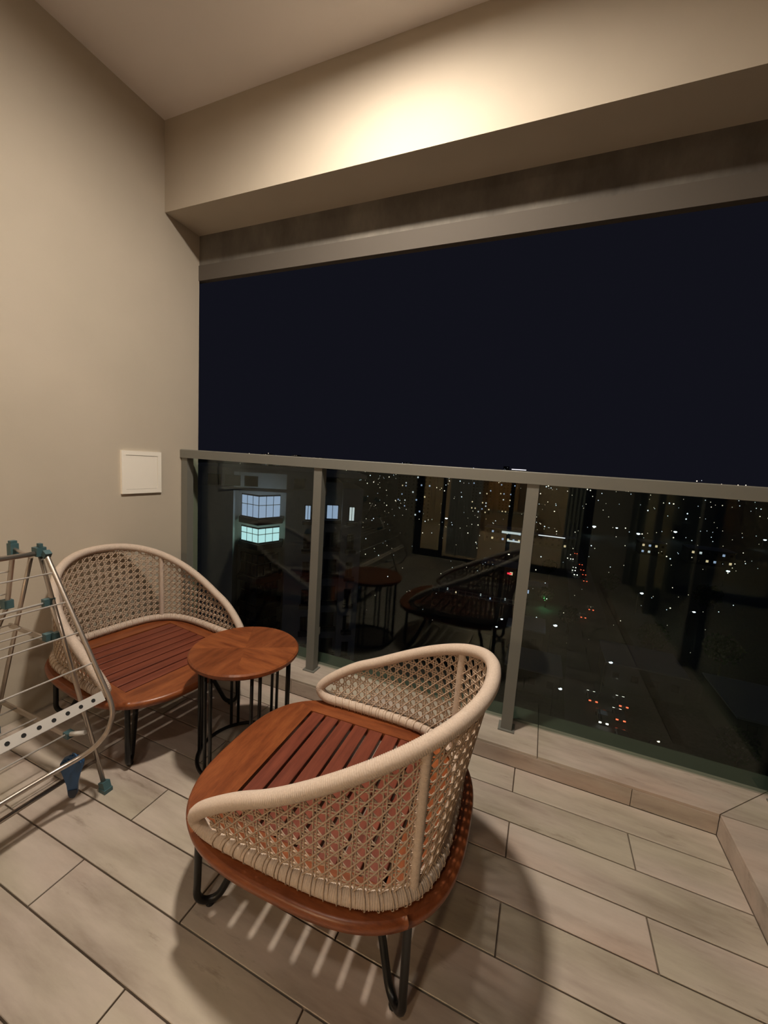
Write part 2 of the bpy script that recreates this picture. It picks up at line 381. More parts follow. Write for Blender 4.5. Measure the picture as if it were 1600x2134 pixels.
# ------------------------------------------------------------------ rope armchair (local: +x is the back, y lateral)
ZS = .306
def se(t, a, b, n):
    c, s = math.cos(t), math.sin(t)
    return a*math.copysign(abs(c)**(2/n), c), b*math.copysign(abs(s)**(2/n), s)
def build_chair():
    root = empty('rope_armchair')
    th = .034; sa, sb, sn = .414, .368, 2.857
    ox, oy = .248, .250           # half size of the slatted opening
    def outer(t, inset=0): return se(t, sa-inset, sb-inset, sn)
    # four mitred frame boards
    tc = .80                      # parameter of the outer corner
    specs = [('back_board', -tc, tc, 'wood_y'), ('side_board', tc, PI-tc, 'wood_x'), ('front_board', PI-tc, PI+tc, 'wood_y'), ('side_board', PI+tc, 2*PI-tc, 'wood_x')]
    for nm, t0, t1, mt in specs:
        n = 26; mb = MB(); tm = (t0+t1)/2
        if nm == 'side_board': s = 1 if math.sin(tm) > 0 else -1; A, B = (ox*s, oy*s), (-ox*s, oy*s)
        else: s = 1 if math.cos(tm) > 0 else -1; A, B = (ox*s, -oy*s), (ox*s, oy*s)
        gp = .0006
        for i in range(n+1):
            k = i/n; t = t0+(t1-t0)*k
            inn = (A[0]+(B[0]-A[0])*k, A[1]+(B[1]-A[1])*k)
            prof = [(inn, 0), (outer(t, .010), 0), (outer(t, .003), -.005), (outer(t), -.013), (outer(t, .003), -th+.006), (outer(t, .014), -th), (inn, -th)]
            for (x, y), z in prof: mb.v.append((x, y, ZS+z))
        m = 7
        for i in range(n):
            for k in range(m):
                k2 = (k+1) % m
                mb.f.append((i*m+k, (i+1)*m+k, (i+1)*m+k2, i*m+k2)); mb.smooth.append(1 <= k <= 4)
        mb.f += [tuple(range(m-1, -1, -1)), tuple(n*m+k for k in range(m))]; mb.smooth += [False, False]
        # pull in slightly along the mitre so a hairline joint shows
        o = mb.obj(nm, M[mt], root)
    # slats running from arm to arm
    gap = .0095; n = 8; pit = (2*ox-gap)/n; sw = pit-gap
    me = MB().box(-sw/2, sw/2, -oy+.0005, oy-.0005, -.022, -.001, .0015).mesh('slat', M['slat'])
    for i in range(n): instance('slat', me, root, (-ox+gap+sw/2+i*pit, 0, ZS))
    br = MB().box(-ox-.02, ox+.02, -.012, .012, ZS-.042, ZS-.0225)
    br.obj('slat_support', M['slat'], root)
    # closed loop of cord-wrapped tube: seat rail + top rim
    N_ = 160
    base = []; rimc = []
    for i in range(N_+1):
        u = -1+2*i/N_
        x, y = se(u*1.83, .395, .326, 3.665); base.append(Vector((x-.037, y, ZS+.020)))
        x, y = se(u*1.87, .490, .346, 2.287); rimc.append(Vector((x-.056, y, ZS+.065+.384*(1-abs(u*1.87/1.94)**1.98))))
    base = resample(base, .012); rimc = resample(rimc, .012)
    def bend(a, b):
        m = (a+b)*.5; return m+Vector((-.040, 0, -.004))
    loop = base+[bend(base[-1], rimc[-1])]+rimc[::-1]+[bend(rimc[0], base[0])]
    loop = smooth_pts(resample(loop, .008, True), 14, True)
    pit2 = .0052
    loop = resample(loop, pit2/3, True)
    rad = .0185
    wr = MB().tube(loop, rad, 10, closed=True, rfun=lambda i: rad+(.0011 if i % 3 else -.0004))
    rim = wr.obj('wrapped_rim', M['rope'], root)
    # woven shell between rail and rim
    C = 52
    def at(pts, k):
        t = k*(len(pts)-1); i = min(int(t), len(pts)-2); return pts[i].lerp(pts[i+1], t-i)
    bs = resample(base, .004); rs = resample(rimc, .004)
    def gen(c):                      # generator line of column coordinate c in 0..C
        k = min(max(c/C, 0), 1); k2 = .012+.976*k
        return at(bs, k2), at(rs, k2)
    row = .0335
    def pt(c, r, off=0.0):           # point at r rows above the rail
        a, b = gen(c); d = b-a; L = d.length
        if r*row > L: return None
        p = a+d*(r*row/L)
        if off: nrm = Vector((p.x, p.y, 0)).normalized(); p = p+nrm*off
        return p
    def length(c): a, b = gen(c); return (b-a).length/row
    wv = MB(); R = .0021
    def strand(fn, t0, t1, step, r=R):
        cur = []
        n = max(2, int((t1-t0)/step))
        for i in range(n+1):
            p = fn(t0+(t1-t0)*i/n)
            if p is None:
                if len(cur) > 1: wv.tube(cur, r, 4, cap=False)
                cur = []
            else: cur.append(p)
        if len(cur) > 1: wv.tube(cur, r, 4, cap=False)
    for c in range(1, C):
        for dc in (-.14, .14):
            L = length(c+dc); strand(lambda t: pt(c+dc, t, .0022*math.sin(t*PI*2)), 0, L-1e-4, .5)
    rmax = int(max(length(c) for c in range(C)))+1
    for k in range(1, rmax):
        for dr in (-.12, .12):
            strand(lambda t: pt(t, k+dr, -.0022*math.cos(t*PI*2)), 0, C, .34)
    for k in range(-rmax, C+rmax):
        strand(lambda t: pt(k+.5+t, t, .0028) if 0 <= k+.5+t <= C else None, 0, rmax, .45)
        strand(lambda t: pt(k+.5-t, t, -.0028) if 0 <= k+.5-t <= C else None, 0, rmax, .45)
    # lacing loops round rail and rim
    for c in range(1, C):
        a, b = gen(c); d = (b-a).normalized()
        for q in (a,):
            nr = Vector((q.x, q.y, 0)).normalized()
            tan = d.cross(nr).normalized()
            for s in (-.005, .005):
                ring = [q+tan*s+(d*math.cos(x)+nr*math.sin(x))*(rad+.0022) for x in [2*PI*i/10 for i in range(10)]]
                wv.tube(ring, .0013, 4, closed=True)
    w = wv.obj('woven_shell', M['cane'], root); w['kind'] = 'stuff'; w['label'] = 'open cane-pattern cord weave'
    # wrapped posts at the two back corners
    for k in (.345, .655):
        a, b = at(bs, k), at(rs, k); d = (b-a); n = int(d.length/.0017)
        pts = [a+d*(i/n) for i in range(n+1)]
        MB().tube(pts, .012, 10, rfun=lambda i: .012+(.0008 if i % 3 else -.0003)).obj('back_post', M['rope'], root)
    # hairpin legs, diagonal, feet near the corners
    for sx in (-1, 1):
        for sy in (-1, 1):
            f = Vector((.301 if sx > 0 else -.282, .258*sy, 0)); d = Vector((-sx*.76, -sy*.65, 0))
            zt = ZS-th-.001; r0 = .0105
            path = [f-d*.018+Vector((0, 0, zt)), f-d*.022+Vector((0, 0, .07))]
            for a in range(0, 11):
                ang = PI+a*PI*.80/10
                path.append(f+d*(.012+.036*math.cos(ang))+Vector((0, 0, r0+.037+.036*math.sin(ang))))
            path.append(f+d*.165+Vector((0, 0, zt)))
            path = smooth_pts(resample(path, .008), 3)
            lg = MB().tube(path, r0, 10).obj('leg', M['black'], root)
            MB().lathe([(0, 0), (.011, 0), (.012, .004), (.009, .013), (0, .013)], c=(f.x+d.x*.012, f.y+d.y*.012, 0), n=12).obj('foot_pad', M['rubber'], lg)
            mb = MB().quadbox((f.x+d.x*.085, f.y+d.y*.085, zt-.0015), (.19, .026, .003), Matrix.Rotation(math.atan2(d.y, d.x), 3, 'Z'))
            mb.obj('mount_plate', M['black'], lg)
    return root
ch1 = build_chair()
ch2 = copy_tree(ch1)
ch1.location = (1.653, 1.015, 0); ch1.rotation_euler = (0, 0, .037)
ch2.location = (.457, 1.281, 0); ch2.rotation_euler = (0, 0, PI-.120)
tag(ch1, 'front woven rope armchair with slatted wooden seat, its back to the viewer', 'armchair', 'woven rope armchairs')
tag(ch2, 'woven rope armchair against the beige wall, half behind the drying rack', 'armchair', 'woven rope armchairs')

# ------------------------------------------------------------------ round side table
def build_table():
    r = empty('side_table', (1.054, 1.262, 0)); tag(r, 'small round wooden side table on black rods between the two armchairs', 'table')
    z1 = .482; R = .222
    for k in range(4):
        a0 = .55+k*PI/2
        prof = [(.0008, z1), (R-.006, z1), (R, z1-.006), (R, z1-.017), (R-.006, z1-.024), (.0008, z1-.024)]
        o = MB().lathe(prof[::-1]+[prof[-1]], n=18, a0=a0+.0012, a1=a0+PI/2-.0012, cap=False)
        b = len(o.v)
        ob = o.obj('top_segment', M['table_x' if k % 2 else 'table_y'], r)
    MB().lathe([(.001, z1-.0245), (.20, z1-.0245), (.20, z1-.031), (.001, z1-.031)], n=40).obj('mounting_disc', M['black'], r)
    ring = lambda rr, z, t: MB().tube([(rr*math.cos(2*PI*i/48), rr*math.sin(2*PI*i/48), z) for i in range(48)], t, 8, closed=True)
    ring(.185, .0075, .0075).obj('base_ring', M['black'], r)
    for k in range(6):
        for s in (-1, 1):
            a = -PI/2-.10+k*PI/3+s*.085
            x, y = .185*math.cos(a), .185*math.sin(a)
            MB().tube([(x, y, .008), (x, y, z1-.030)], .0068, 10).obj('rod', M['black'], r)
build_table()

# ------------------------------------------------------------------ folding drying rack by the left edge
def build_rack():
    y1, y0 = .872, -.25
    r = empty('drying_rack', (.4, y1, 0)); tag(r, 'folding steel clothes drying rack with teal joints at the left edge', 'drying rack')
    off = Vector((-.4, -y1, 0))
    def part(mb, n, m, par=None):
        o = mb.obj(n, m, par or r)
        if par is None: o.location = off
        return o
    rod_y = lambda x, z, ya, yb, rad, m='rod', n='rod': part(MB().tube([(x, ya, z), (x, yb, z)], rad, 8), n, M[m])
    for ye in (y1, y0):
        s = 1 if ye == y1 else -1
        lg = part(MB().tube([(.385, ye, .872), (.735, ye, .03)], .0095, 10, flat=.8), 'leg', M['chrome'])
        part(MB().quadbox((.742, ye, .019), (.030, .026, .037), Matrix.Rotation(-.35, 3, 'Y')).quadbox((.745, ye, .008), (.036, .03, .015)), 'foot_cap', M['teal'], lg)
        lg = part(MB().tube([(.365, ye-.018*s, .855), (.03, ye-.018*s, .03)], .0095, 10, flat=.8), 'leg', M['chrome'])
        part(MB().quadbox((.028, ye-.018*s, .017), (.034, .026, .033)), 'foot_cap', M['teal'], lg)
        part(MB().quadbox((.392, ye-.004, .878), (.034, .032, .034)).quadbox((.398, ye-.004, .903), (.018, .012, .014)), 'hinge_block', M['teal'])
        part(MB().quadbox((.432, ye, .872), (.022, .022, .024), Matrix.Rotation(.6, 3, 'Y')), 'wing_joint', M['teal'])
        part(MB().quadbox((.272, ye-.03*s, .872), (.028, .026, .05)).quadbox((.272, ye-.03*s, .902), (.02, .02, .012)), 'hinge_block', M['teal'])
        part(MB().tube([(.262, ye-.03*s, .88), (.375, ye-.03*s, .862)], .006, 8), 'tie_bar', M['chrome'])
        # shelf end bars (front to back) at two heights
        part(MB().quadbox((.345, ye-.03*s, .552), (.25, .007, .018)), 'shelf_bar', M['chrome'])
        part(MB().quadbox((.355, ye-.03*s, .190), (.48, .007, .020)), 'shelf_bar', M['chrome'])
        part(MB().quadbox((.462, ye-.02*s, .557), (.026, .03, .028)).quadbox((.490, ye-.004*s, .562), (.018, .03, .03)), 'clip', M['teal'])
        part(MB().quadbox((.455, ye-.012*s, .690), (.022, .036, .030)), 'clip', M['teal'])
        part(MB().quadbox((.585, ye-.03*s, .198), (.026, .026, .022)), 'clip', M['teal'])
        part(MB().tube([(.597, ye-.03*s, .203), (.655, ye-.012*s, .218)], .0085, 10), 'sleeve', M['white_pl'])
    # ridge tube
    rod_y(.395, .872, y0+.01, y1-.02, .0095, 'chrome', 'ridge_tube')
    # right wing: bent frame tube with rods and one punched channel
    dn = Vector((.379, 0, -.522)).normalized()
    P0 = Vector((.431, y1, .868))
    pts = [P0, P0+dn*.25, P0+dn*.50, P0+dn*.60, P0+dn*.645+Vector((0, -.006, 0)), Vector((.812, y1-.028, .285)), Vector((.788, y1-.06, .235)), Vector((.762, y1-.10, .212)), Vector((.747, y1-.16, .205)), Vector((.745, y1-.24, .205))]
    q = pts + [Vector((p.x, y1+y0-p.y, p.z)) for p in reversed(pts)]
    wf = part(MB().tube(smooth_pts(resample(q, .012), 5), .0085, 10), 'wing_frame', M['chrome'])
    for s in (.075, .200, .325, .450):
        p = P0+dn*s; rod_y(p.x, p.z, y0+.008, y1-.008, .0030)
    p = P0+dn*.575
    chn = MB().quadbox((p.x, (y0+y1)/2, p.z), (.004, y1-y0-.03, .036), Matrix.Rotation(-.63, 3, 'Y'))
    ch = part(chn, 'punched_channel', M['rod'])
    nv = Vector((dn.z, 0, -dn.x)).normalized()
    if nv.x < 0: nv = -nv
    for i in range(26):
        yy = y1-.05-i*.04
        c = p+nv*.0018
        hole = MB(); n = 12
        ring = [(c.x+dn.x*.0055*math.cos(2*PI*k/n)+nv.x*.0008, yy+.0055*math.sin(2*PI*k/n), c.z+dn.z*.0055*math.cos(2*PI*k/n)+nv.z*.0008) for k in range(n)]
        hole.tube([Vector(x) for x in ring], .0012, 5, closed=True)
        hole.v += [tuple(Vector(x)) for x in ring]; b = len(hole.v)-n; hole.f.append(tuple(b+k for k in range(n))); hole.smooth.append(False)
        part(hole, 'hole', M['rubber'], ch)
    # left wing against the wall
    L0 = Vector((.268, y1-.03, .850)); dl = Vector((-.06, 0, -.225)).normalized()
    pts = [L0, L0+dl*.23, L0+dl*.235+Vector((-.06, 0, -.08)), Vector((.075, y1-.03, .43)), Vector((.05, y1-.06, .37)), Vector((.04, y1-.14, .35))]
    q = pts+[Vector((p.x, y1+y0-p.y, p.z)) for p in reversed(pts)]
    part(MB().tube(smooth_pts(resample(q, .012), 4), .0085, 10), 'wing_frame', M['chrome'])
    part(MB().quadbox((.210, y1-.03, .640), (.034, .03, .034)), 'wing_joint', M['teal'])
    for s in (.07, .17): pp = L0+dl*s; rod_y(pp.x, pp.z, y0+.04, y1-.035, .0030)
    for x, z in ((.195, .62), (.15, .545), (.10, .47)): rod_y(x, z, y0+.04, y1-.035, .0030)
    # shelf rods
    rod_y(.455, .690, y0+.02, y1-.02, .0045)
    for x in (.45, .38, .305, .24): rod_y(x, .560, y0+.04, y1-.035, .0032)
    for x in (.585, .50, .39, .25, .16): rod_y(x, .203, y0+.04, y1-.035, .0032)
    rod_y(.699, .112, y0+.01, y1-.008, .0075, 'chrome', 'foot_tube')
    rod_y(.068, .112, y0+.03, y1-.026, .0075, 'chrome', 'foot_tube')
    # unidentified blue plastic thing, modelled as a paddle, hanging from the wing tube
    b = empty('plastic_item', (.722, .775, .05)); tag(b, 'small blue plastic scoop with beaded head hanging inside the drying rack', 'item')
    R45 = Matrix.Rotation(.75, 3, 'Z')
    def pl(poly, t):
        mb = MB(); n = len(poly)
        for sgn in (-1, 1):
            for x, z in poly: p_ = R45 @ Vector((x, sgn*t, z)); mb.v.append(tuple(p_))
        mb.f += [tuple(range(n)), tuple(reversed(range(n, 2*n)))]; mb.smooth += [False]*2
        for i in range(n): mb.f.append((i, n+i, n+(i+1) % n, (i+1) % n)); mb.smooth.append(False)
        return mb
    body = [(-.013, .012), (-.008, .002), (.0, 0), (.008, .002), (.014, .012), (.017, .05), (.024, .085), (.034, .112), (.036, .13), (.028, .148), (.012, .157), (-.006, .158), (-.022, .152), (-.032, .138), (-.034, .12), (-.026, .09), (-.016, .05)]
    pl(body, .006).obj('blade', M['blue'], b)
    pl([(-.012, .03), (-.012, .012), (-.007, .001), (0, -.002), (.008, .001), (.013, .012), (.014, .03)], .0085).obj('grip', mat('navy_plastic', (.010, .022, .045), .35), b)
    for i in range(9):
        a = .25+i*.33; p_ = R45 @ Vector((.028*math.cos(a), -.007, .126+.022*math.sin(a)))
        MB().lathe([(0, -.0042), (.003, -.003), (.0042, 0), (.003, .003), (0, .0042)], c=tuple(p_), n=8).obj('bead', M['blue'], b)
    hk = [R45 @ Vector((0, 0, .155)), R45 @ Vector((.004, 0, .168)), Vector((.023, 0, .172)), Vector((.033, 0, .162))]
    MB().tube(smooth_pts(resample(hk, .003), 2), .002, 6).obj('hook', M['blue'], b)
build_rack()

# ------------------------------------------------------------------ night city far below
GZ = -46.0
def mat_city():
    M['ground'] = plaster('dark_earth', (.035, .04, .03), (.06, .06, .05)); M['asphalt'] = mat('asphalt', (.05, .05, .055), .7)
    M['facade'] = plaster('tower_render', (.72, .68, .58), (.78, .73, .63)); M['facade_d'] = mat('grey_facade', (.075, .075, .078), .8)
    M['roof'] = mat('sheet_roof', (.30, .31, .36), .6); M['roof_b'] = mat('blue_sheet_roof', (.25, .33, .45), .6)
    M['mullion'] = mat('dark_mullion', (.02, .02, .025), .5); M['darkpane'] = mat('dark_window', (.012, .014, .018), .1)
    M['leaf'] = mat('dark_foliage', (.03, .06, .025), .9); M['bark'] = mat('bark', (.05, .035, .02), .9)
    M['e_cool'] = emit('window_cool', (.55, .68, 1.0), .75); M['e_cyan'] = emit('window_cyan', (.62, .95, 1.0), 1.0)
    M['e_warm'] = emit('window_warm', (1, .75, .45), .8); M['e_white'] = emit('window_white', (.9, .95, 1.0), .7)
    M['e_street'] = emit('street_lamp_glow', (.72, .85, 1.0), 9.0); M['e_streetw'] = emit('street_lamp_warm', (1.0, .8, .55), 6.0)
    M['e_head'] = emit('headlamp', (1, .93, .8), 8.0); M['e_tail'] = emit('tail_lamp', (1, .12, .05), 3.0); M['e_red'] = emit('red_sign', (1, .03, .06), 1.6)
    M['e_line'] = emit('light_strip', (.95, .92, 1.0), 1.3); M['e_far'] = emit('far_light', (1, .86, .66), 2.2); M['e_farc'] = emit('far_light_cool', (.75, .87, 1.0), 2.4)
    M['e_purple'] = emit('purple_strip', (.25, .2, 1), .7)
mat_city()
def city():
    gp = struct(MB().box(-4500, 4500, 12, 9000, GZ-1, GZ), 'ground', M['ground'])
    rd = MB()
    pts = [(15.5, 55), (16.4, 92), (20.7, 149), (22.3, 216), (22.8, 270), (25, 335), (27, 600)]
    for (xa, ya), (xb, yb) in zip(pts, pts[1:]):
        b = len(rd.v); w = 5.5
        rd.v += [(xa-w, ya, GZ+.05), (xa+w, ya, GZ+.05), (xb+w, yb, GZ+.05), (xb-w, yb, GZ+.05)]; rd.f.append((b, b+1, b+2, b+3)); rd.smooth.append(False)
    tag(rd.obj('street', M['asphalt']), kind='structure')

    # neighbouring apartment tower with a pointed bay of lit windows
    T = empty('apartment_tower', (-22.75, 30, GZ), .56); tag(T, 'pale apartment tower with lit pointed bay windows behind the left pane', 'building')
    def tp(mb, n, m, par=None):
        mb.v = [((x+22.15)*.88, y-30, z-GZ) for x, y, z in mb.v]
        return mb.obj(n, m, par or T)
    Y0 = 30.0; zt = -.35
    tp(MB().box(-31, -24.9, Y0, Y0+12, GZ, zt).box(-24.9, -19.4, Y0+2.5, Y0+12, GZ, zt).box(-19.4, -15.2, Y0, Y0+12, GZ, zt), 'wall', M['facade'])
    tp(MB().box(-15.2, -13.2, Y0+1.2, Y0+12, GZ, zt-.6), 'stair_wall', M['facade'])
    tp(MB().box(-13.2, -10.9, Y0+.3, Y0+12, GZ, zt-1.1), 'end_wall', M['facade'])
    tp(MB().box(-31.3, -10.7, Y0-.35, Y0+12, zt, zt+.35), 'roof_slab', M['facade'])
    tp(MB().box(-31.2, -14.8, Y0-.25, Y0, zt-1.75, zt-1.45), 'cornice', M['facade'])
    for a, b in ((-27.5, -26.2), (-25.8, -24.2), (-23.8, -22.4), (-18.6, -17.4)):
        w = tp(MB().box(a, b, Y0-.06, Y0-.001, zt-1.35, zt-.35), 'window', M['mullion']); tp(MB().box(a+.08, b-.08, Y0-.075, Y0-.0605, zt-1.27, zt-.43), 'pane', M['darkpane'], w)
    def bay(zc0, zc1, em):
        xl, xm, xr = -24.2, -22.15, -20.1; yl, ym = Y0+.9, Y0-.7
        f = tp(MB().tube([(xl, yl, zc0), (xm, ym, zc0), (xr, yl, zc0)], .07, 4).tube([(xl, yl, zc1), (xm, ym, zc1), (xr, yl, zc1)], .07, 4), 'bay_window', M['mullion'])
        for (ax, ay), (bx, by) in (((xl, yl), (xm, ym)), ((xm, ym), (xr, yl))):
            for i in range(3):
                k0, k1 = i/3, (i+1)/3
                x0, y0, x1, y1 = ax+(bx-ax)*k0, ay+(by-ay)*k0, ax+(bx-ax)*k1, ay+(by-ay)*k1
                for z0, z1 in ((zc0, zc0+(zc1-zc0)*.58), (zc0+(zc1-zc0)*.58, zc1)):
                    m = MB(); g = .03; dx, dy = (x1-x0)*g, (y1-y0)*g
                    m.v += [(x0+dx, y0+dy, z0+.04), (x1-dx, y1-dy, z0+.04), (x1-dx, y1-dy, z1-.04), (x0+dx, y0+dy, z1-.04), (x0+dx, y0+dy+.03, z0+.04), (x1-dx, y1-dy+.03, z0+.04), (x1-dx, y1-dy+.03, z1-.04), (x0+dx, y0+dy+.03, z1-.04)]
                    m.f += [(0, 1, 2, 3), (7, 6, 5, 4), (0, 4, 5, 1), (1, 5, 6, 2), (2, 6, 7, 3), (3, 7, 4, 0)]; m.smooth += [False]*6
                    tp(m, 'pane', em, f)
                tp(MB().tube([(x0, y0, zc0), (x0, y0, zc1)], .035, 4), 'mullion', M['mullion'], f)
        bl = MB().prism([(xl-.3, yl), (xm, ym-.3), (xr+.3, yl), (xr+.3, yl+1.8), (xl-.3, yl+1.8)], zc0-.62, zc0-.08); tp(bl, 'bay_slab', M['mullion'])
    M['e_cool'].node_tree.nodes['Emission'].inputs[1].default_value = .62
    for k, em in enumerate([M['e_cool'], M['e_cyan'], M['darkpane'], M['darkpane'], M['darkpane'], M['darkpane']]):
        z1 = -2.5-2.85*k-(.25 if k == 1 else 0); bay(z1-(2.15 if k != 1 else 1.45), z1, em)
    for k in range(6):
        z1 = -3.2-2.85*k; lit = k == 0
        for a, b, e in ((-29.6, -28.8, 'e_white'), (-17.3, -16.7, 'e_cool'), (-14.9, -13.6, 'e_cool'), (-12.4, -11.8, 'e_white')):
            yf = Y0 if a < -15.2 else (Y0+1.2 if a < -13.2 else Y0+.3)
            w = tp(MB().box(a-.08, b+.08, yf-.07, yf-.001, z1-1.5, z1), 'window', M['mullion'])
            for i in range(2):
                xm = a+(b-a)/2*i; tp(MB().box(xm+.03, xm+(b-a)/2-.03, yf-.085, yf-.0705, z1-1.42, z1-.08), 'pane', M[e] if lit else M['darkpane'], w)
            tp(MB().box(a-.25, b+.35, yf-.5, yf-.001, z1-1.9, z1-1.55), 'sill', M['facade_d'])

    # street lamps
    head = {}
    def lamp(x, y, em, size, lab):
        r = empty('street_lamp', (x, y, GZ)); tag(r, lab, 'street lamp', 'street lamps')
        MB().tube([(0, 0, 0), (0, 0, 7.6), (.3, 0, 8.0), (1.1, 0, 8.1)], .09, 6).obj('pole', M['facade_d'], r)
        MB().lathe([(0, -.45*size), (.5*size, -.2*size), (.62*size, 0), (.3*size, .12*size), (0, .16*size)], c=(1.1, 0, 8.0), n=10).obj('lamp_head', em, r)
    LS = [(42.3, 354.2, 0, 2.2), (69.8, 337.8, 0, 2.0), (59.2, 361.4, 0, 1.3), (103.2, 379.3, 0, 2.0), (163.3, 388.7, 0, 1.6), (37.6, 158.9, 0, .9), (85.2, 227.1, 0, 1.2),
          (8.6, 109.5, 0, .8), (19.3, 93.5, 0, .6), (8.8, 76.5, 0, .5), (48.9, 145.6, 0, .7), (22.3, 67.9, 1, .32), (-4.7, 106.2, 0, .5), (-5.4, 100.1, 0, .42), (-10.3, 194, 1, .7), (-66.1, 299.6, 0, 1.6)]
    near = ['white street lamp right of the balustrade post, furthest left of the bright row', 'bright white street lamp, second of the far row', 'small white street lamp between two bright ones of the far row', 'white street lamp right of the pale mirrored curtain in the far row',
            'white street lamp at the right picture edge', 'lone white street lamp right of the busy street', 'white street lamp among a cluster of small lights at right', 'blue-white street lamp beside the green-lit tree',
            'blue-white street lamp above the lower street', 'small white street lamp near the bottom of the middle pane', 'white street lamp alone in the dark garden at right', 'small warm lamp just above the curb at right',
            'white lamp left of the right post, upper of two', 'white lamp left of the right post, lower of two', 'warm lamp beside the pale flat roof', 'pale lamp far out behind the middle pane']
    for (x, y, k, s), lab in zip(LS, near): lamp(x-1.1, y, M['e_streetw' if k else 'e_street'], s, lab)

    # cars
    def car():
        r = empty('car')
        b = [(-2.1, .35), (2.1, .35), (2.15, .75), (1.2, .95), (.6, 1.42), (-1.0, 1.45), (-1.7, 1.0), (-2.15, .95)]
        mb = MB(); n = len(b)
        for sy in (-.85, .85):
            for x, z in b: mb.v.append((sy, x, z))
        mb.f += [tuple(range(n)), tuple(reversed(range(n, 2*n)))]; mb.smooth += [False]*2
        for i in range(n): mb.f.append((i, n+i, n+(i+1) % n, (i+1) % n)); mb.smooth.append(False)
        mb.obj('body', mat('car_paint', (.12, .12, .13), .3, .3), r)
        for y in (-1.3, 1.3):
            for s in (-1, 1):
                w = MB().lathe([(0, -.1), (.33, -.1), (.33, .1), (0, .1)], n=12); o = w.obj('wheel', M['rubber'], r); o.location = (s*.80, y, .33); o.rotation_euler = (0, PI/2, 0)
        for s in (-1, 1):
            MB().quadbox((s*.6, 2.16, .62), (.42, .12, .24)).obj('headlight', M['e_head'], r)
            MB().quadbox((s*.62, -2.18, .80), (.42, .12, .22)).obj('tail_light', M['e_tail'], r)
        return r
    c0 = car()
    CS = [(17.4, 83.8, 1), (16.3, 90.8, 0), (22.0, 91.7, 0), (20.6, 86.1, 0), (20.0, 78.5, 1), (18.6, 144.1, 0), (21.9, 154.2, 0), (23.4, 195.5, 0), (20.2, 206, 1), (24.0, 208.0, 0), (20.6, 222, 1), (24.2, 231, 0), (19.9, 215, 1), (23.8, 262, 0), (23.9, 218.0, 0), (20.6, 244, 1)]
    labs = ['car with bright headlights low on the street, nearest to the curb line', 'car with red tail lights ahead of the nearest oncoming car', 'parked car with small red lights, upper of three at the lower right', 'parked car with small red lights, middle of three at the lower right', 'car with small white lights, lowest of three at the lower right', 'left one of two cars with tail lights halfway up the street', 'right one of two cars with tail lights halfway up the street']
    order = ('nearest', 'second', 'third', 'fourth', 'fifth', 'sixth')
    labs += ['']*(len(CS)-len(labs))
    for dd, w in ((1, 'headlights facing the viewer'), (0, 'tail lights facing the viewer')):
        for k, j in enumerate(sorted((j for j in range(7, len(CS)) if CS[j][2] == dd), key=lambda j: CS[j][1])): labs[j] = '%s car with %s in the far traffic queue' % (order[k], w)
    for i, (x, y, d) in enumerate(CS):
        o = c0 if i == 0 else copy_tree(c0)
        o.location = (x, y, GZ+.06); o.rotation_euler = (0, 0, PI if d else 0)
        tag(o, labs[i], 'car', 'cars on the street')

    # low buildings
    rng = random.Random(3)
    def house(x, y, sx, sy, h, lab, lit=.18, wall='facade_d', roof='roof', rows=None, em=None, name='building'):
        r = empty(name, (x, y, GZ)); tag(r, lab, 'building')
        MB().box(-sx/2, sx/2, -sy/2, sy/2, 0, h).obj('wall', M[wall], r)
        MB().box(-sx/2-.4, sx/2+.4, -sy/2-.4, sy/2+.4, h, h+.35).obj('roof', M[roof], r)
        nf = rows or max(1, int(h/3.2)); nx = max(1, int(sx/3.4))
        fr = MB().box(-.75, .75, -.05, 0, -.8, .8).mesh('window', M['mullion']); pn = MB().box(-.62, .62, -.07, -.051, -.68, .68)
        pm = {k: pn.mesh('pane', M[k]) for k in ('darkpane', 'e_warm', 'e_white', 'e_cool')}
        for i in range(nf):
            for j in range(nx):
                px_ = -sx/2+sx*(j+.5)/nx; w = instance('window', fr, r, (px_, -sy/2, h*(i+.55)/nf))
                e = rng.choice(['e_warm', 'e_white', 'e_cool']) if rng.random() < lit else 'darkpane'
                instance('pane', pm[em or e] if (em is None or rng.random() < .6) else pm['darkpane'], w)
        return r
    b = house(10.7, 280, 26, 10, 7, 'long low building with a bright light strip along its roof edge'); MB().box(-9, 7, -5.6, -5.41, 7.0, 7.5).obj('light_strip', M['e_line'], b)
    b = house(-20, 276, 24, 14, 9, 'white floodlit building beside the right balustrade post', lit=.6); MB().box(-1, 11, -7.7, -7.41, 6.6, 8.0).obj('lit_sign', M['e_white'], b); MB().box(3, 11, -8.8, -8.6, 1.6, 2.6).obj('lit_canopy', M['e_white'], b)
    b = house(-13, 183, 15, 12, 5.5, 'building with a pale sheet roof and a red sign'); MB().box(4, 5.8, -6.3, -6.05, 2.6, 3.3).obj('red_sign', M['e_red'], b)
    house(2.5, 158, 9, 7, 5, 'small house with a pale blue roof left of the street', roof='roof_b', em='e_cool')
    # flat roof terrace with parapet posts
    t = empty('roof_terrace', (-13, 122, GZ)); tag(t, 'flat roof terrace with a pale post-and-rail parapet behind the middle pane', 'building')
    MB().box(-13, 13, -9, 12, 0, 10).obj('wall', M['facade_d'], t)
    for z in (10.3, 11.3): MB().box(-13, 13, -9, -8.8, z, z+.18).obj('parapet_rail', M['facade'], t)
    pm = MB().box(-.15, .15, -.15, .15, 0, 1.6).mesh('parapet_post', M['facade'])
    for i in range(14): instance('parapet_post', pm, t, (-13+2*i, -8.9, 10))
